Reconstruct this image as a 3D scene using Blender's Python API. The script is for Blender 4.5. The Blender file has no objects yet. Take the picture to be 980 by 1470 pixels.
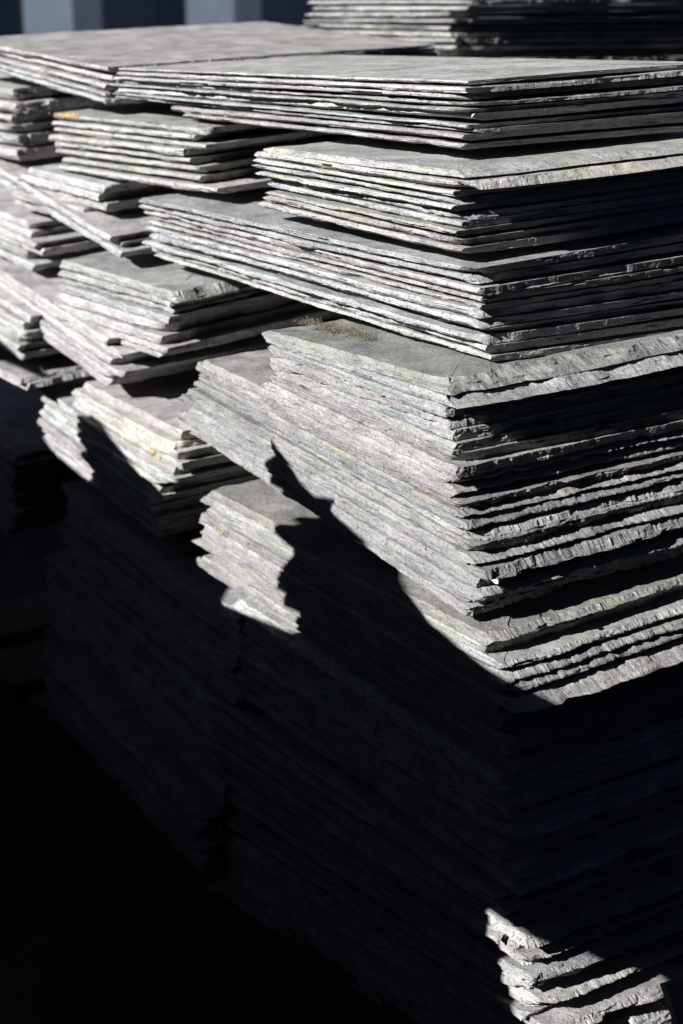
import bpy, math, numpy as np
from mathutils import Vector

# ------------------------------------------------------------------ camera, sky, sun, exposure
scn = bpy.context.scene
H = 0.82                                   # camera height over the ground (m)
PITCH = math.radians(19.9)
FPX = 2590.0                               # focal length in photo pixels (980 x 1470)
cam_d = bpy.data.cameras.new('camera')
cam = bpy.data.objects.new('camera', cam_d)
scn.collection.objects.link(cam)
cam.location = (0, 0, H)
cam.rotation_euler = (math.pi / 2 - PITCH, 0, 0)
cam_d.sensor_fit = 'VERTICAL'
cam_d.sensor_height = 22.3
cam_d.sensor_width = 22.3 * 2 / 3
cam_d.lens = 22.3 * FPX / 1470
cam_d.clip_start = 0.02
cam_d.clip_end = 500
cam_d.dof.use_dof = True
cam_d.dof.focus_distance = 1.02
cam_d.dof.aperture_fstop = 6.3
scn.camera = cam

SUN_EL = math.radians(31)
SUN_AZ = math.radians(231.5)               # compass style, clockwise from +Y: sun stands left and behind the camera
S = np.array([math.sin(SUN_AZ) * math.cos(SUN_EL), math.cos(SUN_AZ) * math.cos(SUN_EL), math.sin(SUN_EL)])
world = bpy.data.worlds.new('World')
scn.world = world
world.use_nodes = True
wn = world.node_tree
sky = wn.nodes.new('ShaderNodeTexSky')
sky.sky_type = 'NISHITA'
sky.sun_disc = False
sky.sun_elevation = SUN_EL
sky.sun_rotation = SUN_AZ
sky.air_density = 0.35                      # clear, thin air: a dark sky and deep shade
sky.dust_density = 0.15
sky.ozone_density = 0.6
wn.links.new(sky.outputs[0], wn.nodes['Background'].inputs[0])
wn.nodes['Background'].inputs[1].default_value = 0.05
sun_d = bpy.data.lights.new('sun', 'SUN')
sun_d.energy = 5.0
sun_d.angle = math.radians(0.28)
sun_d.color = (1.0, 0.99, 0.975)
sun = bpy.data.objects.new('sun', sun_d)
scn.collection.objects.link(sun)
sun.rotation_euler = Vector(-S).to_track_quat('-Z', 'Y').to_euler()
sun.location = (-3, -2, 4)
scn.view_settings.view_transform = 'Standard'
scn.view_settings.look = 'None'
scn.view_settings.gamma = 1
scn.view_settings.exposure = 1.42

# ------------------------------------------------------------------ helpers
def az(deg):
    a = math.radians(deg)
    return np.array([math.sin(a), math.cos(a), 0.0])
EYE = np.array([0, 0, H])
FWD = np.array([0, math.cos(PITCH), -math.sin(PITCH)])
UPV = np.array([0, math.sin(PITCH), math.cos(PITCH)])
RGT = np.array([1.0, 0, 0])
def ray(px, py):
    return FWD + (px - 490) / FPX * RGT - (py - 735) / FPX * UPV
AZL = -34.5
L0, R0 = az(AZL), az(AZL + 90)             # the two directions the stack's faces run in
P3 = ray(700, 522) * 1.0                   # stack corner measured at the foot of the long pile (relative to the eye)
def on_plane(px, py, P, n):
    d = ray(px, py)
    return d * ((P @ n) / (d @ n))
def on_left(px, py, off=0.0):              # on the stack's left face, moved out by off
    return on_plane(px, py, P3 - R0 * off, R0)
def on_level(px, py, z):
    d = ray(px, py)
    return d * (z / d[2])

def noise1(x, rng):
    x = np.asarray(x, float)
    x = x + rng.uniform(0, 50)
    n = int(x.max()) + 3 if x.size else 3
    v = rng.uniform(-1, 1, n + 1)
    i = np.floor(x).astype(int)
    f = x - i
    f = f * f * (3 - 2 * f)
    return v[i] * (1 - f) + v[i + 1] * f
def steps1(x, rng):
    x = np.asarray(x, float) + rng.uniform(0, 9)
    x = x + .45 * np.sin(x * 2.3 + rng.uniform(0, 6))
    i = np.floor(x - x.min()).astype(int)
    return rng.uniform(-1, 1, i.max() + 2)[i]
def noise2(x, y, rng):
    v = rng.uniform(-1, 1, (64, 64))
    xi, yi = np.floor(x).astype(int), np.floor(y).astype(int)
    fx, fy = x - xi, y - yi
    fx, fy = fx * fx * (3 - 2 * fx), fy * fy * (3 - 2 * fy)
    g = lambda a, b: v[a % 64, b % 64]
    return (g(xi, yi) * (1 - fx) + g(xi + 1, yi) * fx) * (1 - fy) + (g(xi, yi + 1) * (1 - fx) + g(xi + 1, yi + 1) * fx) * fy

def mesh_from(name, co, quads=None, tris=None, smooth=None):
    me = bpy.data.meshes.new(name)
    co = np.asarray(co, np.float32)
    q = np.asarray(quads, np.int32).reshape(-1, 4) if quads is not None else np.zeros((0, 4), np.int32)
    t = np.asarray(tris, np.int32).reshape(-1, 3) if tris is not None else np.zeros((0, 3), np.int32)
    loops = np.concatenate([q.ravel(), t.ravel()])
    start = np.concatenate([np.arange(len(q)) * 4, len(q) * 4 + np.arange(len(t)) * 3]).astype(np.int32)
    me.vertices.add(len(co)); me.vertices.foreach_set('co', co.ravel())
    me.loops.add(len(loops)); me.loops.foreach_set('vertex_index', loops)
    me.polygons.add(len(start)); me.polygons.foreach_set('loop_start', start)
    if smooth is not None:
        me.polygons.foreach_set('use_smooth', smooth)
    me.update(calc_edges=True)
    me.validate()
    return me
def link(name, me, mat=None, parent=None):
    o = bpy.data.objects.new(name, me)
    scn.collection.objects.link(o)
    if mat: me.materials.append(mat)
    if parent: o.parent = parent
    return o
def tag(o, label, cat, group=None):
    o['label'] = label; o['category'] = cat
    if group: o['group'] = group

# ------------------------------------------------------------------ materials
def nt_mat(name):
    m = bpy.data.materials.new(name); m.use_nodes = True
    t = m.node_tree
    return m, t, t.nodes['Principled BSDF']
def node(t, typ, **kw):
    n = t.nodes.new(typ)
    for k, v in kw.items(): setattr(n, k, v)
    return n
def mix(t, fac, a, b, blend='MIX'):
    n = node(t, 'ShaderNodeMix', data_type='RGBA', blend_type=blend)
    for i, s in ((0, fac), (6, a), (7, b)):
        if hasattr(s, 'links'): t.links.new(s, n.inputs[i])
        elif isinstance(s, (int, float)): n.inputs[i].default_value = s
        else: n.inputs[i].default_value = (*s, 1)
    return n.outputs[2]
def math_n(t, op, a, b=None, clamp=False):
    n = node(t, 'ShaderNodeMath', operation=op, use_clamp=clamp)
    for i, s in enumerate((a, b)):
        if s is None: continue
        if hasattr(s, 'links'): t.links.new(s, n.inputs[i])
        else: n.inputs[i].default_value = s
    return n.outputs[0]
def noise_n(t, vec, scale, detail=4, rough=.55, out=0):
    n = node(t, 'ShaderNodeTexNoise')
    n.inputs['Scale'].default_value = scale; n.inputs['Detail'].default_value = detail; n.inputs['Roughness'].default_value = rough
    t.links.new(vec, n.inputs['Vector'])
    return n.outputs[out]
def ramp(t, fac, p0, p1):
    n = node(t, 'ShaderNodeMapRange')
    n.inputs[1].default_value = p0; n.inputs[2].default_value = p1
    t.links.new(fac, n.inputs[0])
    return n.outputs[0]

def slate_material():
    m, t, b = nt_mat('slate')
    tc = node(t, 'ShaderNodeTexCoord'); oi = node(t, 'ShaderNodeObjectInfo')
    off = node(t, 'ShaderNodeVectorMath', operation='ADD')
    t.links.new(tc.outputs['Object'], off.inputs[0])
    sc = math_n(t, 'MULTIPLY', oi.outputs['Random'], 37.0)
    cmb = node(t, 'ShaderNodeCombineXYZ')
    for i in range(3): t.links.new(sc, cmb.inputs[i])
    t.links.new(cmb.outputs[0], off.inputs[1])
    v = off.outputs[0]
    mp = node(t, 'ShaderNodeMapping'); mp.inputs['Scale'].default_value = (1, 1, 9)
    t.links.new(v, mp.inputs[0]); vs = mp.outputs[0]
    r2 = math_n(t, 'FRACT', math_n(t, 'MULTIPLY', oi.outputs['Random'], 91.7))
    # base hue: purple grey / green grey / blue grey from slate to slate and in drifts across each
    drift = noise_n(t, v, 9, 4)
    c1 = mix(t, ramp(t, drift, .38, .62), (.236, .232, .236), (.231, .240, .222))
    c = mix(t, math_n(t, 'MULTIPLY', r2, .9), c1, (.238, .214, .225))
    c = mix(t, math_n(t, 'MULTIPLY', ramp(t, oi.outputs['Random'], .6, 1.0), .7), c, (.205, .222, .235))
    # cleavage streaks and weathering
    streak = noise_n(t, vs, 60, 6, .65)
    c = mix(t, 1.0, c, mix(t, ramp(t, streak, .3, .72), (.66, .66, .67), (1.32, 1.31, 1.29)), 'MULTIPLY')
    blot = noise_n(t, v, 34, 5, .6)
    c = mix(t, 1.0, c, mix(t, ramp(t, blot, .33, .68), (.74, .74, .74), (1.24, 1.23, 1.22)), 'MULTIPLY')
    # pale mineral dust
    dust = ramp(t, noise_n(t, vs, 22, 6, .7), .56, .74)
    c = mix(t, math_n(t, 'MULTIPLY', dust, .5), c, (.44, .43, .43))
    fine = noise_n(t, v, 620, 3, .75)
    c = mix(t, 1.0, c, mix(t, ramp(t, fine, .36, .64), (.76, .76, .76), (1.22, 1.22, 1.22)), 'MULTIPLY')
    pits = ramp(t, noise_n(t, v, 330, 2, .6), .30, .37)
    c = mix(t, 1.0, c, mix(t, pits, (.62, .62, .62), (1, 1, 1)), 'MULTIPLY')
    # cleavage steps: thin broken ridges where one lamina ends
    cl = node(t, 'ShaderNodeMapping'); cl.inputs['Scale'].default_value = (1, 1, .2)
    t.links.new(v, cl.inputs[0])
    stp = ramp(t, noise_n(t, cl.outputs[0], 16, 7, .62), .535, .55)
    # lichen film, amount set per slate
    at = node(t, 'ShaderNodeAttribute', attribute_type='OBJECT', attribute_name='lichen')
    li = math_n(t, 'MULTIPLY', ramp(t, noise_n(t, v, 42, 5, .7), .47, .66), at.outputs['Fac'], True)
    c = mix(t, math_n(t, 'MULTIPLY', li, .55), c, (.285, .30, .185))
    sp = ramp(t, noise_n(t, v, 190, 2, .6), .70, .76)
    c = mix(t, math_n(t, 'MULTIPLY', sp, math_n(t, 'MULTIPLY', at.outputs['Fac'], .8, True)), c, (.36, .36, .12))
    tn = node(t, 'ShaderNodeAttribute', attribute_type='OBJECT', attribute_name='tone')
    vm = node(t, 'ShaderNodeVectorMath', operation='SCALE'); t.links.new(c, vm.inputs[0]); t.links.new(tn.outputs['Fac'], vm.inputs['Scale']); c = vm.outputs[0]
    # rust stain, amount per slate
    ar = node(t, 'ShaderNodeAttribute', attribute_type='OBJECT', attribute_name='rust')
    ru = math_n(t, 'MULTIPLY', ramp(t, noise_n(t, v, 30, 4, .6), .5, .68), ar.outputs['Fac'], True)
    c = mix(t, math_n(t, 'MULTIPLY', ru, .8), c, (.24, .17, .115))
    t.links.new(c, b.inputs['Base Color'])
    b.inputs['Roughness'].default_value = .62
    b.inputs['Specular IOR Level'].default_value = .35
    # relief: cleavage flakes + grain
    h = math_n(t, 'ADD', math_n(t, 'MULTIPLY', streak, .5), math_n(t, 'MULTIPLY', noise_n(t, v, 330, 5, .75), .6))
    h = math_n(t, 'ADD', h, math_n(t, 'MULTIPLY', blot, .4))
    h = math_n(t, 'ADD', h, math_n(t, 'MULTIPLY', stp, .28))
    h = math_n(t, 'ADD', h, math_n(t, 'MULTIPLY', pits, .25))
    bp = node(t, 'ShaderNodeBump'); bp.inputs['Strength'].default_value = .75; bp.inputs['Distance'].default_value = .0016
    t.links.new(h, bp.inputs['Height']); t.links.new(bp.outputs[0], b.inputs['Normal'])
    return m
M_SLATE = slate_material()

def simple_mat(name, ca, cb, scale, rough=.8, stretch=(1, 1, 1), bump=.3, dist=.002):
    m, t, b = nt_mat(name)
    tc = node(t, 'ShaderNodeTexCoord'); mp = node(t, 'ShaderNodeMapping'); mp.inputs['Scale'].default_value = stretch
    t.links.new(tc.outputs['Object'], mp.inputs[0])
    n = noise_n(t, mp.outputs[0], scale, 6, .65)
    t.links.new(mix(t, ramp(t, n, .3, .7), ca, cb), b.inputs['Base Color'])
    b.inputs['Roughness'].default_value = rough
    bp = node(t, 'ShaderNodeBump'); bp.inputs['Strength'].default_value = bump; bp.inputs['Distance'].default_value = dist
    t.links.new(n, bp.inputs['Height']); t.links.new(bp.outputs[0], b.inputs['Normal'])
    return m
M_GROUND = simple_mat('packed_earth', (.03, .027, .024), (.055, .05, .044), 30, .95, bump=.6, dist=.01)
M_WOOD = simple_mat('pallet_wood', (.07, .05, .035), (.14, .10, .07), 18, .85, (1, 9, 9), .4)
M_DEBRIS = simple_mat('moss_debris', (.06, .048, .034), (.14, .11, .075), 300, .95)
M_ORANGE = simple_mat('orange_lichen', (.45, .27, .06), (.55, .38, .12), 300, .9)
M_YELLOW = simple_mat('yellow_lichen', (.30, .33, .12), (.40, .41, .18), 300, .9)
M_CHIP = simple_mat('white_chip', (.7, .68, .62), (.8, .78, .74), 200, .7)

# ------------------------------------------------------------------ setting: ground and the metal wall behind
g = 40.0
me = mesh_from('ground', [(-g, -g, 0), (g, -g, 0), (g, g, 0), (-g, g, 0)], [[0, 1, 2, 3]])
ground = link('ground', me, M_GROUND); ground['kind'] = 'structure'

def container_wall():
    m, t, b = nt_mat('painted_steel')
    tc = node(t, 'ShaderNodeTexCoord')
    n1 = noise_n(t, tc.outputs['Object'], 7, 6, .7)
    mp = node(t, 'ShaderNodeMapping'); mp.inputs['Scale'].default_value = (6, 6, 1.2)
    t.links.new(tc.outputs['Object'], mp.inputs[0])
    n2 = noise_n(t, mp.outputs[0], 3.2, 6, .7)
    c = mix(t, ramp(t, n1, .3, .7), (.035, .048, .068), (.055, .07, .098))
    c = mix(t, ramp(t, n2, .58, .68), c, (.07, .028, .018))
    t.links.new(c, b.inputs['Base Color']); b.inputs['Roughness'].default_value = .5
    # corrugation profile: outer flat, slope, inner flat, slope
    pitch, dep = .40, .06
    us, ds, u = [], [], -2.4
    while u < 3.0:
        for a, d in ((0, 0), (.07, 0), (.22, dep), (.29, dep)):
            us.append(u + a); ds.append(d)
        u += pitch
    co, q = [], []
    for zz in (0.03, 2.6):
        for a, d in zip(us, ds): co.append((a, d, zz))
    n = len(us)
    for i in range(n - 1): q.append([i, i + 1, n + i + 1, n + i])
    me = mesh_from('container_wall', co, q, None, np.zeros(len(q), bool))
    o = link('container_wall', me, m)
    md = o.modifiers.new('thickness', 'SOLIDIFY'); md.thickness = .003
    o.location = (-.62, 4.3, 0); o.rotation_euler = (0, 0, math.radians(WALL_ROT))
    tag(o, 'dark blue corrugated steel wall with rust streaks, blurred behind the slates', 'metal wall')
WALL_ROT = 25
container_wall()

# ------------------------------------------------------------------ one slate
def edge(n, ln, J, mode, b0, rng, flute=0.0, rough=1.0):
    """inset (m) of each profile row along one dressed edge; row 0 is the upper arris"""
    s = np.linspace(0, ln, n)
    t = np.linspace(0, 1, J)[:, None]
    wave = min(1.0, .3 + .7 * rough) * (noise1(s / .07, rng) * .0014 + noise1(s / .018, rng) * .0008 + noise1(s / .006, rng) * .0003)
    bev = b0 * (1 + .45 * noise1(s / .035, rng) + .25 * noise1(s / .009, rng))
    if flute:
        ph = s / .0046 + 1.3 * noise1(s / .010, rng) + .8 * noise1(s / .004, rng)
        rid = np.abs(np.sin(ph * math.pi)) * np.clip(.5 + 1.1 * noise1(s / .014, rng), .08, 1.3)
        bev = bev + flute * (rid + .5 * noise1(s / .0025, rng))
    if mode == 'up': shp = (1 - t) ** 1.15
    elif mode == 'down': shp = t ** .9
    elif mode == 'lip': shp = np.clip((t - .5) / .5, 0, 1) ** 1.3 + .12 * (1 - t) ** 4
    elif mode == 'point': shp = np.abs(2 * t - .9)
    else: shp = np.abs(2 * t - 1) ** 3 * .5
    d = wave[None] + bev[None] * shp
    # laminae break back one from another
    M = rng.integers(2, 5)
    cuts = np.sort(rng.uniform(.12, .88, M - 1))
    idx = (t[:, 0][:, None] > cuts[None]).sum(1)
    lam = []
    for k in range(M):
        q = noise1(s / .011, rng) * .00035 + noise1(s / .0035, rng) * .00022
        chip = np.clip(noise1(s / .022, rng) - .45, 0, 1) * .0055 + np.clip(noise1(s / .008, rng) - .6, 0, 1) * .003
        q = q + steps1(s / .0065, rng) * .00045 + steps1(s / .0022, rng) * .00022
        lam.append((q + chip) * rough)
    d = d + np.array(lam)[idx]
    d += rng.normal(0, .00013, d.shape) * rough
    return d

def slate(C, A, B, th, rng, left=('flat', .001), right=('down', .003), aend=('up', .005), flute=0.0, step=.0011,
          vis=.20, rough=1.0, lrough=None, rrough=None, rot=0.0, flat=1.0, J=9, kcorner=.007):
    """C near corner, A end of the left edge, B end of the right edge (all on the upper surface, world)"""
    eL = A - C; LA = np.linalg.norm(eL); eL = eL / LA
    eR = B - C; LB = np.linalg.norm(eR); eR = eR / LB
    eN = np.cross(eR, eL); eN /= np.linalg.norm(eN)
    if eN[2] < 0: eN = -eN
    nL = int(LA / step); nR1 = int(min(vis, LB) / step); nR2 = max(2, int((LB - min(vis, LB)) / .006)); nB = int(LA / .01); nA = int(LB / .003)
    uL = np.linspace(LA, 0, nL, endpoint=False)
    vR = np.concatenate([np.linspace(0, min(vis, LB), nR1, endpoint=False), np.linspace(min(vis, LB), LB, nR2, endpoint=False)])
    uB = np.linspace(0, LA, nB, endpoint=False)
    vA = np.linspace(LB, 0, nA, endpoint=False)
    nR = nR1 + nR2
    dL = edge(nL, LA, J, left[0], left[1], rng, flute * .2, rough if lrough is None else lrough)
    dR = edge(nR, LB, J, right[0], right[1], rng, flute, rough if rrough is None else rrough)
    dB = np.zeros((J, nB)) + .002
    dA = edge(nA, LB, J, aend[0], aend[1], rng, flute * .5, rough)
    # knocked corners
    kc = rng.uniform(.0, kcorner) * (rng.random() < .7)
    tt = np.linspace(0, 1, J)[:, None]
    kshape = (tt if rng.random() < .6 else 1 - tt)
    dL += kc * kshape * np.exp(-(uL / .010))[None]
    dR += kc * kshape * np.exp(-(vR / .012))[None]
    l = .014
    fall = lambda a: np.clip(1 - a / l, 0, 1) ** 2
    U = np.concatenate([np.repeat(uL[None], J, 0) + dR[:, :1] * fall(uL)[None] - dA[:, -1:] * fall(LA - uL)[None],
                        dR, np.repeat(uB[None], J, 0), LA - dA], 1)
    V = np.concatenate([dL, np.repeat(vR[None], J, 0) + dL[:, -1:] * fall(vR)[None], LB - dB,
                        np.repeat(vA[None], J, 0) + dL[:, :1] * fall(vA)[None]], 1)
    n = U.shape[1]
    W = -np.linspace(0, th, J)[:, None] * np.ones((1, n))
    s = np.arange(n) / n
    # the underside is uneven, the whole slate very slightly warped
    W *= (1 + .10 * noise1(np.concatenate([uL, vR + LA, uB + LA + LB, vA + 2 * LA + LB]) / .05, rng))[None]
    # upper surface rings
    rows_u, rows_v, rows_w = [U], [V], [W]
    ins = [.0012, .004, .010, .022, .045, .08]
    ins = [i for i in ins if i < .45 * min(LA, LB)]
    offx, offy = rng.uniform(0, 30, 2)
    Z2 = lambda u, v, k: noise2(u / k + offx, v / k + offy, np.random.default_rng(int(offx * 1000)))
    top_u, top_v, top_w = [], [], []
    for i in ins:
        f = 1 - 2 * i / np.array([LA, LB])
        u = LA / 2 + (U[0] - LA / 2) * f[0]; v = LB / 2 + (V[0] - LB / 2) * f[1]
        d = Z2(u, v, .05) * .00035 + Z2(u, v, .012) * .00018 - np.clip(Z2(u, v, .03) - .35, 0, .12) / .12 * .0004
        top_u.append(u); top_v.append(v); top_w.append(d * min(1, i / .004) * flat)
    TU, TV, TW = np.array(top_u)[::-1], np.array(top_v)[::-1], np.array(top_w)[::-1]
    AU = np.concatenate([TU, U]); AV = np.concatenate([TV, V]); AW = np.concatenate([TW, W])
    AU = np.append(AU.ravel(), [LA / 2, LA / 2]); AV = np.append(AV.ravel(), [LB / 2, LB / 2]); AW = np.append(AW.ravel(), [0, -th])
    # slight warp
    wa, wb = rng.uniform(-1, 1, 2) * .0006
    AW = AW + wa * np.cos(AU / LA * math.pi * 1.0) + wb * np.sin(AV / LB * math.pi * 1.3) * .6
    if rot:
        c, s_ = math.cos(rot), math.sin(rot)
        cu, cv = LA * .4, LB * .3
        AU, AV = cu + (AU - cu) * c - (AV - cv) * s_, cv + (AU - cu) * s_ + (AV - cv) * c
    rows = len(ins) + J
    base = (np.arange(rows - 1)[:, None] * n)
    k = np.arange(n); k2 = (k + 1) % n
    quads = np.stack([base + k, base + n + k, base + n + k2, base + k2], -1).reshape(-1, 4)
    tc, bc = rows * n, rows * n + 1
    t1 = np.stack([np.full(n, tc), k, k2], -1)
    lb = (rows - 1) * n
    t2 = np.stack([np.full(n, bc), lb + k2, lb + k], -1)
    ctr = C + eL * LA / 2 + eR * LB / 2 - eN * th / 2
    co = (C - ctr)[None] + AU[:, None] * eL + AV[:, None] * eR + AW[:, None] * eN
    sm = np.zeros(len(quads) + 2 * n, bool)
    sm[:(len(ins) - 1) * n] = True
    sm[len(quads):] = True
    me = mesh_from('roof_slate', co, quads, np.concatenate([t1, t2]), sm)
    # outward normals whichever way round the corner runs
    if np.dot(np.cross(eL, eR), eN) < 0:
        pass
    else:
        me.flip_normals()
    o = link('roof_slate', me, M_SLATE)
    o.location = tuple(ctr + EYE)
    o['lichen'] = 0.0; o['rust'] = 0.0; o['tone'] = 1.0
    return o

ORD = ['top', 'second', 'third', 'fourth', 'fifth', 'sixth', 'seventh', 'eighth', 'ninth', 'tenth', 'eleventh', 'twelfth', 'thirteenth', 'fourteenth', 'fifteenth', 'sixteenth', 'seventeenth', 'eighteenth']

def pile(seed, n, Ct, At, Cb, phrase, Ab=None, Bt=None, Bb=None, W=.26, gap=.10, jit=.0022, ajit=.004, cjit=.003, spec=None,
         lichen=0.0, step=.0011, rough=1.0, tops=None, left=('flat', .0012), right=('down', .003), aend=('up', .005),
         flute=0.0, vis=.2, group=None, lrough=None, even=.25, tone=1.0, kcorner=.007, rrough=None):
    """a pile of n slates between an upper and a lower triangle of points (near corner, left end, right end)"""
    rng = np.random.default_rng(seed)
    if Ab is None: Ab = At + (Cb - Ct)
    out = []
    cuts = np.cumsum(np.concatenate([[0], rng.uniform(1 - even, 1 + even, n)])); cuts /= cuts[-1]
    for i in range(n):
        t, t1 = cuts[i], cuts[i + 1]
        C = Ct + (Cb - Ct) * t; A = At + (Ab - At) * t
        th = abs((Cb - Ct)[2]) * (t1 - t)
        B = C + (Bt + (Bb - Bt) * t) * W
        eL = (A - C) / np.linalg.norm(A - C); eR = (B - C) / np.linalg.norm(B - C)
        dv = rng.normal(0, jit); dc = rng.normal(0, cjit); da = rng.normal(0, ajit)
        kw = dict(left=left, right=right, aend=aend, flute=flute)
        if spec and i in spec: kw.update({k: v for k, v in spec[i].items() if k in ('left', 'right', 'aend', 'flute')})
        if spec and i in spec:
            dv += spec[i].get('dv', 0); dc += spec[i].get('dc', 0); da += spec[i].get('da', 0)
        lo = kw['left']; ro = kw['right']; ao = kw['aend']
        kw['left'] = (lo[0], lo[1] * rng.uniform(.7, 1.3)); kw['right'] = (ro[0], ro[1] * rng.uniform(.7, 1.3)); kw['aend'] = (ao[0], ao[1] * rng.uniform(.6, 1.4))
        C2 = C + eR * dv + eL * dc; A2 = A + eR * dv + eL * da; B2 = C2 + (B - C)
        o = slate(C2, A2, B2, th * (1 - gap), rng, step=step, rough=rough, lrough=lrough, kcorner=kcorner, rrough=rrough, rot=rng.normal(0, .0035), vis=vis, **kw)
        o['lichen'] = lichen * rng.uniform(.4, 1.2)
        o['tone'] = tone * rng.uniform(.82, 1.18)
        if spec and i in spec:
            for k in ('lichen', 'rust'):
                if k in spec[i]: o[k] = spec[i][k]
        if i == n - 1 and n > 2: w = 'bottom'
        else: w = ORD[i]
        tag(o, f'{w} slate {"of" if w in ("top", "bottom") else "down in"} the {phrase}', 'roof slate', group or f'slates of the {phrase}')
        out.append(o)
    return out

def rdir(C, px, py):                       # direction of a right edge seen to pass through a pixel, on the right face through C
    p = on_plane(px, py, C, L0)
    v = p - C
    return v / np.linalg.norm(v)

# ------------------------------------------------------------------ the stack: near corner piles, top to bottom
def corner_pile(seed, n, c_t, a_t, b_t, c_b, a_b, b_b, off_t, off_b, phrase, **kw):
    Ct = on_left(*c_t, off_t); At = on_left(*a_t, off_t); Cb = on_left(*c_b, off_b); Ab = on_left(*a_b, off_b)
    return pile(seed, n, Ct, At, Cb, phrase, Ab=Ab, Bt=rdir(Ct, *b_t), Bb=rdir(Cb, *b_b), **kw)

UP, DN = 'up', 'down'
LIP = 'lip'
T = corner_pile(11, 10, (660, 117), (157, 98), (980, 92), (689, 222), (165, 157), (980, 196), -.004, -.006,
    'long thin pile crowning the corner', left=(LIP, .005), right=(DN, .0012), jit=.002, cjit=.0009, gap=.26, W=.19, lrough=1.0, rrough=.35, even=.32,
    spec={0: dict(dc=-.003), 1: dict(right=(UP, .0003), dc=-.006), 2: dict(dc=.001), 3: dict(right=(UP, .0003), dc=-.003), 9: dict(da=-.11, dc=.010), 8: dict(da=-.08, dc=.008), 4: dict(dc=.001), 5: dict(dc=.002), 6: dict(dc=.003), 7: dict(dc=.003)})
P2 = corner_pile(12, 10, (648, 246), (364, 208), (980, 209), (668, 372), (382, 300), (980, 322), .026, .018,
    'short lichened pile below the crowning pile', left=(LIP, .004), right=(DN, .0013), lichen=.9, gap=.2, cjit=.0009, lrough=.9, rrough=.35, even=.2, kcorner=.013,
    aend=('point', .006), spec={0: dict(right=(UP, .010), left=(UP, .002), dc=-.010), 1: dict(right=(UP, .009), dc=-.018)})
P3L = corner_pile(13, 11, (680, 385), (205, 285), (980, 335), (702, 522), (214, 367), (980, 484), .019, .003,
    'long even pile above the mossy ledge', left=(LIP, .004), right=(DN, .0013), gap=.18, cjit=.0009, aend=('point', .004), lichen=.25, lrough=.9, rrough=.35, even=.2, kcorner=.014)
P4 = corner_pile(14, 8, (643, 552), (385, 475), (980, 488), (668, 693), (378, 556), (980, 628), .047, .0457,
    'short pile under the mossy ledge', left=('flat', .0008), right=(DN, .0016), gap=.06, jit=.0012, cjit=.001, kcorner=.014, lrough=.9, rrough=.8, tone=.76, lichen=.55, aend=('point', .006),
    spec={0: dict(right=(UP, .011), left=(UP, .003), dc=0.0, flute=.001), 1: dict(right=(UP, .008), dc=-.008, flute=.001), 2: dict(dc=.003), 3: dict(dc=.002), 4: dict(dc=.004), 5: dict(dc=.005), 6: dict(dc=.006), 7: dict(dc=.004)})
P5 = corner_pile(15, 13, (672, 693), (290, 515), (980, 628), (680, 895), (245, 603), (980, 805), .044, .0415,
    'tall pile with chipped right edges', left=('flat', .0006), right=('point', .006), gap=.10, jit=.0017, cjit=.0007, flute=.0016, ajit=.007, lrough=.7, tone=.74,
    lichen=.3, kcorner=.012, spec={i: dict(dc=d, **k) for i, (d, k) in enumerate([(.009, {}), (.007, {}), (.006, dict(right=(DN, .002))), (.002, dict(rust=.6)), (.0005, {}), (-.002, dict(right=(UP, .004))), (-.003, dict(right=(DN, .002))),
          (-.007, {}), (-.011, dict(right=(UP, .005))), (-.004, dict(right=(DN, .002))), (-.009, {}), (-.002, dict(right=(DN, .002))), (.004, dict(right=(DN, .002)))])})
P6 = corner_pile(16, 12, (690, 910), (297, 700), (980, 822), (748, 1120), (272, 803), (980, 1035), .0405, .031,
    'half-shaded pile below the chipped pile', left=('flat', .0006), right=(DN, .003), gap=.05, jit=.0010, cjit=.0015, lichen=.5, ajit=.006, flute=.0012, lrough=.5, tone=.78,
    aend=(UP, .008), spec={0: dict(right=('point', .004), lichen=.9, dc=-.008), 1: dict(dc=-.004, right=(DN, .002)), 2: dict(right=('point', .004), lichen=.8, dc=-.010), 3: dict(right=('point', .004), dc=-.0125), 4: dict(right=('point', .005), dc=-.015), 5: dict(right=(UP, .011), left=(UP, .003), dc=-.020)})
P7 = corner_pile(17, 11, (738, 1122), (330, 850), (980, 1037), (742, 1285), (330, 988), (980, 1195), .031, .033,
    'shaded pile over the lowest corner pile', left=(UP, .003), right=(UP, .004), gap=.05, jit=.002, cjit=.004)
P8 = corner_pile(18, 18, (722, 1292), (300, 1000), (980, 1200), (775, 1490), (300, 1180), (980, 1400), .033, .023,
    'lowest corner pile, partly sunlit', left=(UP, .002), right=(DN, .003), gap=.05, jit=.003, cjit=.004, flute=.001, lichen=.3, lrough=.8, kcorner=.012,
    spec={2: dict(right=(UP, .005), dc=-.004), 4: dict(right=(UP, .010), dc=-.010), 7: dict(right=('point', .005), dc=-.011), 9: dict(right=(UP, .006), dc=-.015), 11: dict(dc=-.012), 13: dict(right=('point', .005), dc=-.017),
          16: dict(right=(UP, .004), dc=-.018)})

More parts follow.
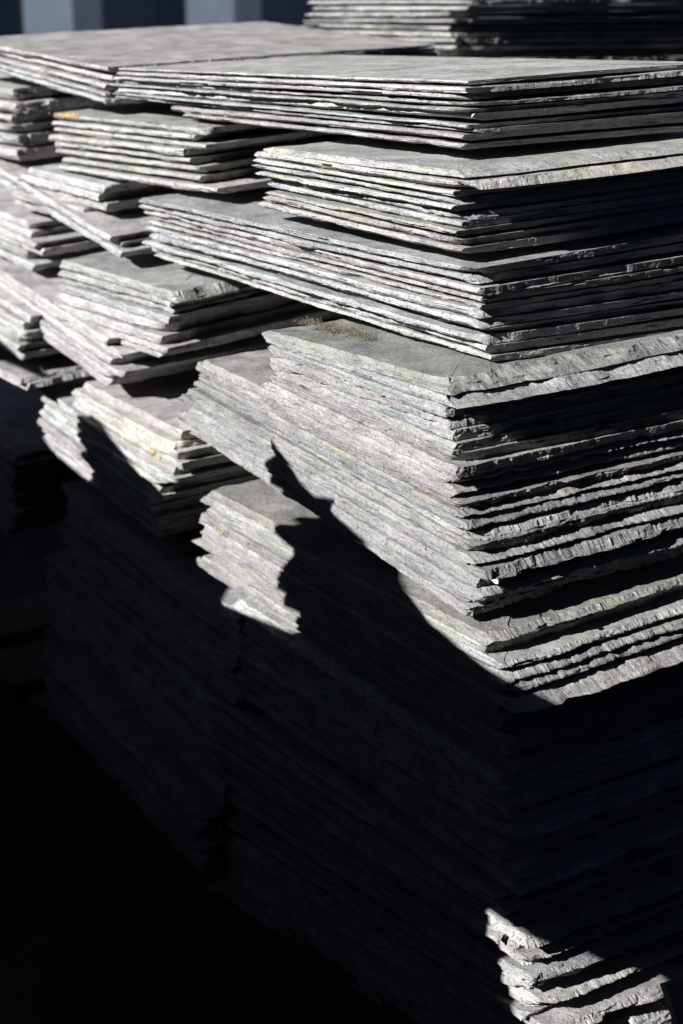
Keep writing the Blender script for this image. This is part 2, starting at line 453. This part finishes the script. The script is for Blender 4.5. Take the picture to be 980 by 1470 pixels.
# ------------------------------------------------------------------ the left part of the stack, farther off
def left_pile(seed, n, c_t, a_t, c_b, off, phrase, a_b=None, da=0.0, off_b=None, end=79, **kw):
    """da: how much the pile is turned from the stack's left face (degrees)"""
    off_b = off if off_b is None else off_b
    Ct = on_left(*c_t, off); Cb = on_left(*c_b, off_b)
    R = az(AZL + 90 + da)
    At = on_plane(*a_t, Ct, R)
    Ab = on_plane(*a_b, Cb, R) if a_b else None
    kw.setdefault('lrough', .6); kw.setdefault('tone', 1.08); kw.setdefault('step', .0015); kw.setdefault('vis', .12)
    return pile(seed, n, Ct, At, Cb, phrase, Ab=Ab, Bt=az(AZL + end + da), Bb=az(AZL + end + da), **kw)   # slate ends not quite square
left_pile(21, 5, (155, 97), (-60, 53), (155, 155), 0, 'thin pile beside the crowning pile', a_b=(-60, 88), left=('lip', .004), right=(DN, .001), W=.30, gap=.25, cjit=.002, end=89.5)
LA = left_pile(22, 8, (288, 183), (75, 163), (272, 276), .006, 'pile with an orange lichen patch', a_b=(83, 250), left=('lip', .004), lichen=.8, gap=.2, cjit=.011, ajit=.004, right=(DN, .003), rrough=.4, even=.12,
    spec={7: dict(dc=-.03)})
left_pile(23, 6, (18, 128), (-120, 112), (24, 235), .004, 'left-edge pile level with the orange lichen', left=('lip', .003), right=(DN, .0015), gap=.2, cjit=.008)
left_pile(24, 5, (160, 270), (36, 238), (122, 325), .010, 'small recessed pile below the orange lichen pile', left=('flat', .0015), right=(DN, .004), rrough=.5, gap=.09, cjit=.011)
left_pile(25, 3, (168, 338), (-40, 215), (180, 373), .020, 'three jutting slates left of the long even pile', left=('flat', .0015), right=(DN, .004), rrough=.5, gap=.08, da=4)
left_pile(26, 6, (42, 320), (-100, 262), (55, 395), .014, 'left-edge pile beside a dark gap', left=('flat', .0015), right=(DN, .004), rrough=.5, gap=.09, cjit=.011)
left_pile(27, 8, (243, 415), (80, 372), (234, 518), .030, 'pile right beside the big dark gap', left=('flat', .0015), right=(DN, .004), rrough=.5, gap=.09, cjit=.011, flute=.0012,
    spec={7: dict(dc=-.006, right=('point', .005)), 0: dict(right=(UP, .004)), 2: dict(right=('point', .004))})
left_pile(28, 7, (160, 490), (-60, 345), (168, 568), .040, 'splinter-ended pile under the big dark gap', left=('flat', .0015), right=(DN, .004), rrough=.5, gap=.08, cjit=.011, da=5)
left_pile(29, 6, (42, 455), (-100, 370), (25, 518), .040, 'lowest sunlit pile at the left edge', left=('flat', .0015), right=(DN, .004), rrough=.5, gap=.08, cjit=.011, da=5)
left_pile(30, 2, (30, 547), (-120, 470), (30, 560), .045, 'pair of round-edged slates over the sawtooth pile', right=(UP, .004), left=(UP, .003))
LJ = left_pile(31, 7, (268, 626), (112, 545), (237, 702), .050, 'yellow-spotted pile above the lower dark gap', left=('flat', .0015), right=(DN, .004), rrough=.5, gap=.06, cjit=.010, lichen=1.0, da=9, spec={6: dict(right=('point', .005))})
left_pile(32, 9, (232, 682), (60, 553), (218, 775), .044, 'sawtooth-ended pile low on the left', left=('flat', .0015), gap=.03, cjit=.005, da=8, aend=(UP, .009), ajit=.006)
# dark lower left
left_pile(33, 10, (342, 882), (90, 690), (342, 1020), .033, 'deeply shaded pile below the sawtooth pile', left=(UP, .003), da=5, step=.0025)
left_pile(34, 10, (318, 1022), (60, 790), (318, 1205), .033, 'black shaded pile at the foot of the stack', left=(UP, .003), da=5, step=.0025)
left_pile(35, 10, (16, 655), (-120, 545), (16, 775), .020, 'shaded pile at the lower left edge', left=(UP, .003), da=5, step=.0025)
# ------------------------------------------------------------------ pile standing behind
Cb = ray(652, 104) * 1.62; nb = az(-58 + 90)
Ab = on_plane(430, 95, Cb, nb); Ct = on_plane(650, -48, Cb, nb); At = on_plane(438, -44, Cb, nb)
vb = lambda C, x, y: (on_plane(x, y, C, az(-34)) - C) / np.linalg.norm(on_plane(x, y, C, az(-34)) - C)
pile(41, 16, Ct, At, Cb, 'separate pile behind the crowning pile', Ab=Ab, Bt=vb(Ct, 980, -50), Bb=vb(Cb, 980, 100), W=.5, left=('lip', .004), right=(DN, .002), gap=.25,
     lichen=.8, cjit=.009, ajit=.006, aend=('point', .008), step=.002, vis=.35, even=.12)
# ------------------------------------------------------------------ foot of the stack: last slates and the pallet
Ct = on_left(775, 1490, .023); Rb = rdir(Ct, 980, 1400)
pile(19, 7, Ct - L0 * .016, on_left(300, 1180, .03), Ct - np.array([0, 0, .058]), 'bottom pile resting on the pallet', Bt=Rb, Bb=Rb, left=('up', .003), right=('up', .004), step=.0013, spec={0: dict(right=('up', .008))})
pile(36, 7, on_left(285, 1175, .05), on_left(55, 935, .05), on_left(285, 1175, .05) - np.array([0, 0, .05]), 'left bottom pile resting on the pallet', Bt=R0, Bb=R0, step=.0025, left=('up', .003))

def box_mesh(name, lo, hi, bev=.003):
    import bmesh
    bm = bmesh.new()
    bmesh.ops.create_cube(bm, size=1)
    for v in bm.verts: v.co = [lo[i] + (v.co[i] + .5) * (hi[i] - lo[i]) for i in range(3)]
    bmesh.ops.bevel(bm, geom=bm.edges[:], offset=bev, segments=2, affect='EDGES')
    me = bpy.data.meshes.new(name); bm.to_mesh(me); bm.free()
    return me
pal = bpy.data.objects.new('pallet', None); scn.collection.objects.link(pal)
pc = P3 + L0 * .30 + R0 * .14 + EYE
pal.location = (pc[0], pc[1], 0); pal.rotation_euler = (0, 0, -math.radians(AZL + 90))   # local x along the stack's depth, local y along its left face
tag(pal, 'dark timber pallet carrying the slate stack', 'pallet')
ztop = H - .700
for i in range(9):
    x = -.52 + i * .108
    link('deck_board', box_mesh('deck_board', (x, -.165, ztop - .018), (x + .085, .36, ztop)), M_WOOD, pal)
for y in (-.155, .06, .275):
    link('runner', box_mesh('runner', (-.515, y, 0.002), (.425, y + .08, ztop - .0185)), M_WOOD, pal)

# ------------------------------------------------------------------ leaning slate low on the right
def plate(name, pts, thick, n, mat, wob=0.0, seed=0):
    """flat slab with a broken outline: pts in 3D (eye space) on one plane, thickness along n"""
    rng = np.random.default_rng(seed)
    P = []
    m = len(pts)
    for i in range(m):
        a, b = np.array(pts[i]), np.array(pts[(i + 1) % m])
        k = max(1, int(np.linalg.norm(b - a) / .004)) if wob else 1
        for j in range(k):
            P.append(a + (b - a) * j / k + (rng.normal(0, wob, 3) if j else 0))
    P = np.array(P); c = P.mean(0); m = len(P)
    co = np.concatenate([P - c, P - c + n * thick])
    me = bpy.data.meshes.new(name)
    faces = [list(range(m))[::-1], list(range(m, 2 * m))] + [[i, (i + 1) % m, m + (i + 1) % m, m + i] for i in range(m)]
    me.from_pydata([tuple(v) for v in co], [], faces); me.update()
    o = link(name, me, mat); o.location = tuple(c + EYE)
    return o
pn = np.array([.30, -.85, .43]); pn /= np.linalg.norm(pn)
pp = ray(960, 1430) * .93
lean = plate('roof_slate', [on_plane(x, y, pp, pn) for x, y in ((946, 1412), (985, 1398), (1100, 1372), (1170, 1720), (1060, 1745), (955, 1437))], .007, pn, M_SLATE, .0004, 5)
lean['lichen'] = 0.0; lean['rust'] = 0.0; lean['tone'] = 1.0
tag(lean, 'dark loose slate leaning at the lower right corner, in front of the stack', 'roof slate')

# ------------------------------------------------------------------ added unseen shade casters: a slab cut to outline, and boards blocking the sky
D_SH = .70
def sh(px, py, pl=None):                   # where the slab must end for the shade to end here on the stack's left face
    p = on_left(px, py, .043) if pl is None else on_plane(px, py, on_left(*pl[:3]), az(AZL + 90 + pl[3]))
    t = (.062 + (p - P3) @ R0) / -(S @ R0)
    p = p + S * t
    return (p - P3) @ L0, p[2]
LI = (232, 682, .044, 8)      # plane of the turned sawtooth pile on the left
edge_px = [(-420, 190), (-100, 415), (0, 494), (28, 520), (47, 530, LI), (40, 600, LI), (85, 655, LI), (127, 690, LI), (134, 664, LI), (123, 650, LI), (128, 640, LI), (115, 628, LI),
    (121, 617, LI), (109, 606, LI), (114, 598, LI), (124, 592, LI), (140, 604, LI), (180, 652, LI), (235, 712, LI), (258, 722), (258, 760), (264, 800), (300, 860), (345, 878), (398, 900), (416, 866),
    (390, 854), (400, 840), (380, 829), (390, 816), (424, 783), (387, 752), (412, 738), (390, 723), (416, 714), (398, 706), (412, 698), (382, 682), (392, 672),
    (380, 660), (395, 652), (391, 630), (410, 660), (430, 690), (452, 712), (480, 715), (476, 735), (512, 770), (552, 822), (580, 850), (610, 890), (650, 925),
    (690, 957), (735, 983)]
uz = [sh(*e) for e in edge_px]
u1, z1 = uz[-1]
PP = (735, 1390, .030, 0)                  # plane of the lowest corner pile, where a notch cut in the slab lets sun through
patch = [sh(*e, PP) for e in ((692, 1296), (700, 1304), (713, 1345), (722, 1368), (716, 1400), (721, 1422), (735, 1450), (752, 1476))]
zt = patch[0][1] + .004; zl_ = patch[-1][1] - .006
uz += [(u1 - .006, z1), (u1 - .009, z1 + .05), (-.22, z1 + .07), (-.22, zt), (patch[0][0] - .01, zt)] + patch + [(patch[-1][0] - .004, zl_ - .03), (-.22, zl_ - .03), (-.22, -1.05), (1.05, -1.05)]
zmin = -H + .002
pts = []
for u, z in uz:
    p = P3 * [1, 1, 0] + L0 * u - R0 * .062 + np.array([0, 0, z]) + S * D_SH
    p[2] = max(p[2], zmin)
    pts.append(p)
slab = plate('shade_slab', pts, .008, -R0, M_SLATE)  # added shade caster, its outline worked back from the shade edge on the stack
slab['lichen'] = 0.0; slab['rust'] = 0.0; slab['tone'] = 1.0
tag(slab, 'added unseen slab, cut to cast the jagged shade on the stack', 'shade slab')

M_OCCLUDER = simple_mat('occluder_boards', (.018, .017, .016), (.035, .032, .03), 14, .9, (9, 9, 1), .5)  # near-black so the added boards bounce little light
occluder = bpy.data.objects.new('sky_occluder', None); scn.collection.objects.link(occluder)  # added out of view only to cut the sky light
tag(occluder, 'added unseen dark boards that keep sky light off the slates', 'occluder')
occluder.location = (.2, 1.2, 0)
def occluder_part(name, lo, hi):
    c = (.2, 1.2, 0)
    link(name, box_mesh(name, [lo[i] - c[i] for i in range(3)], [hi[i] - c[i] for i in range(3)], .005), M_OCCLUDER, occluder)
RZ = H + .98
occluder_part('side_occluder', (1.5, -1.6, 0.004), (1.54, 2.6, H + .15))
occluder_part('end_occluder', (-1.1, -1.64, 0.004), (1.497, -1.602, RZ - .003))
occluder_part('roof', (-1.17, -1.7, RZ), (1.6, 2.6, RZ + .04))  # added lid over the stack to block the sky
occluder_part('low_occluder', (-1.14, -1.597, 0.004), (-1.103, 2.5, H + .17))
occluder_part('low_occluder', (-1.10, 2.505, 0.004), (1.497, 2.54, H - .30))
occluder_part('upper_occluder', (-1.14, -1.597, H + .173), (-1.103, -.22, RZ - .003))
occluder_part('upper_occluder', (-1.14, 1.75, H + .173), (-1.103, 2.5, RZ - .003))

# ------------------------------------------------------------------ small things on the slates
def crumbs(name, centres, size, mat, rng, parent=None, flat=.6):
    """irregular little lumps in one mesh"""
    base = np.array([(1,0,0),(-1,0,0),(0,1,0),(0,-1,0),(0,0,1),(0,0,-1)], float)
    tri = np.array([(0,2,4),(2,1,4),(1,3,4),(3,0,4),(2,0,5),(1,2,5),(3,1,5),(0,3,5)])
    co, tr = [], []
    for c in centres:
        r = size * rng.uniform(.5, 1.5)
        tr.append(tri + len(co) * 6)
        co.append(c + base * r * rng.uniform(.5, 1.3, (6, 1)) * [1, 1, flat] @ np.linalg.qr(rng.normal(0, 1, (3, 3)))[0])
    co = np.concatenate(co); ctr = co.mean(0)
    me = mesh_from(name, co - ctr, None, np.concatenate(tr))
    o = link(name, me, mat)
    w = Vector(ctr + EYE)
    if parent: o.parent = parent; w = w - parent.location
    o.location = w
    return o
rng = np.random.default_rng(77)
zl = P4[0].location[2] - H + .0040
cs = []
for _ in range(1100):
    a = rng.random(); c0 = rng.choice(4)
    px = (445, 470, 500, 522)[c0] + rng.normal(0, 9); py = (463, 468, 474, 482)[c0] + rng.normal(0, 2.6)
    cs.append(on_level(px, py, zl + rng.uniform(0, .0012)))
deb = crumbs('moss_debris', cs, .00045, M_DEBRIS, rng)
deb['kind'] = 'stuff'
tag(deb, 'brown crumbs of dry moss lying on the ledge under the long even pile', 'moss debris')
def lichen_spot(px0, py0, sx, sy, n, off, parent, mat, P=None, nrm=None):
    pt = (lambda x, y: on_left(x, y, off)) if P is None else (lambda x, y: on_plane(x, y, P, nrm))
    cs = [pt(px0 + rng.normal(0, sx), py0 + rng.normal(0, sy)) for _ in range(n)]
    crumbs('lichen', cs, .0006, mat, rng, parent, .5)
lichen_spot(98, 166, 9, 1.6, 170, .007, LA[0], M_ORANGE)
PJ, NJ = on_left(268, 626, .0515), az(AZL + 99)
lichen_spot(218, 648, 2.2, 1.8, 45, 0, LJ[4], M_ORANGE, PJ, NJ)
lichen_spot(227, 656, 2.0, 1.6, 35, 0, LJ[4], M_ORANGE, PJ, NJ)
lichen_spot(150, 582, 7, 5, 60, 0, LJ[2], M_YELLOW, PJ, NJ)
lichen_spot(312, 762, 5, 3, 30, .0425, P6[3], M_YELLOW)
chip = crumbs('stone_chip', [on_left(712, 836, .044)], .0020, M_CHIP, rng)
tag(chip, 'small white stone chip lodged at the sunlit corner', 'stone chip')
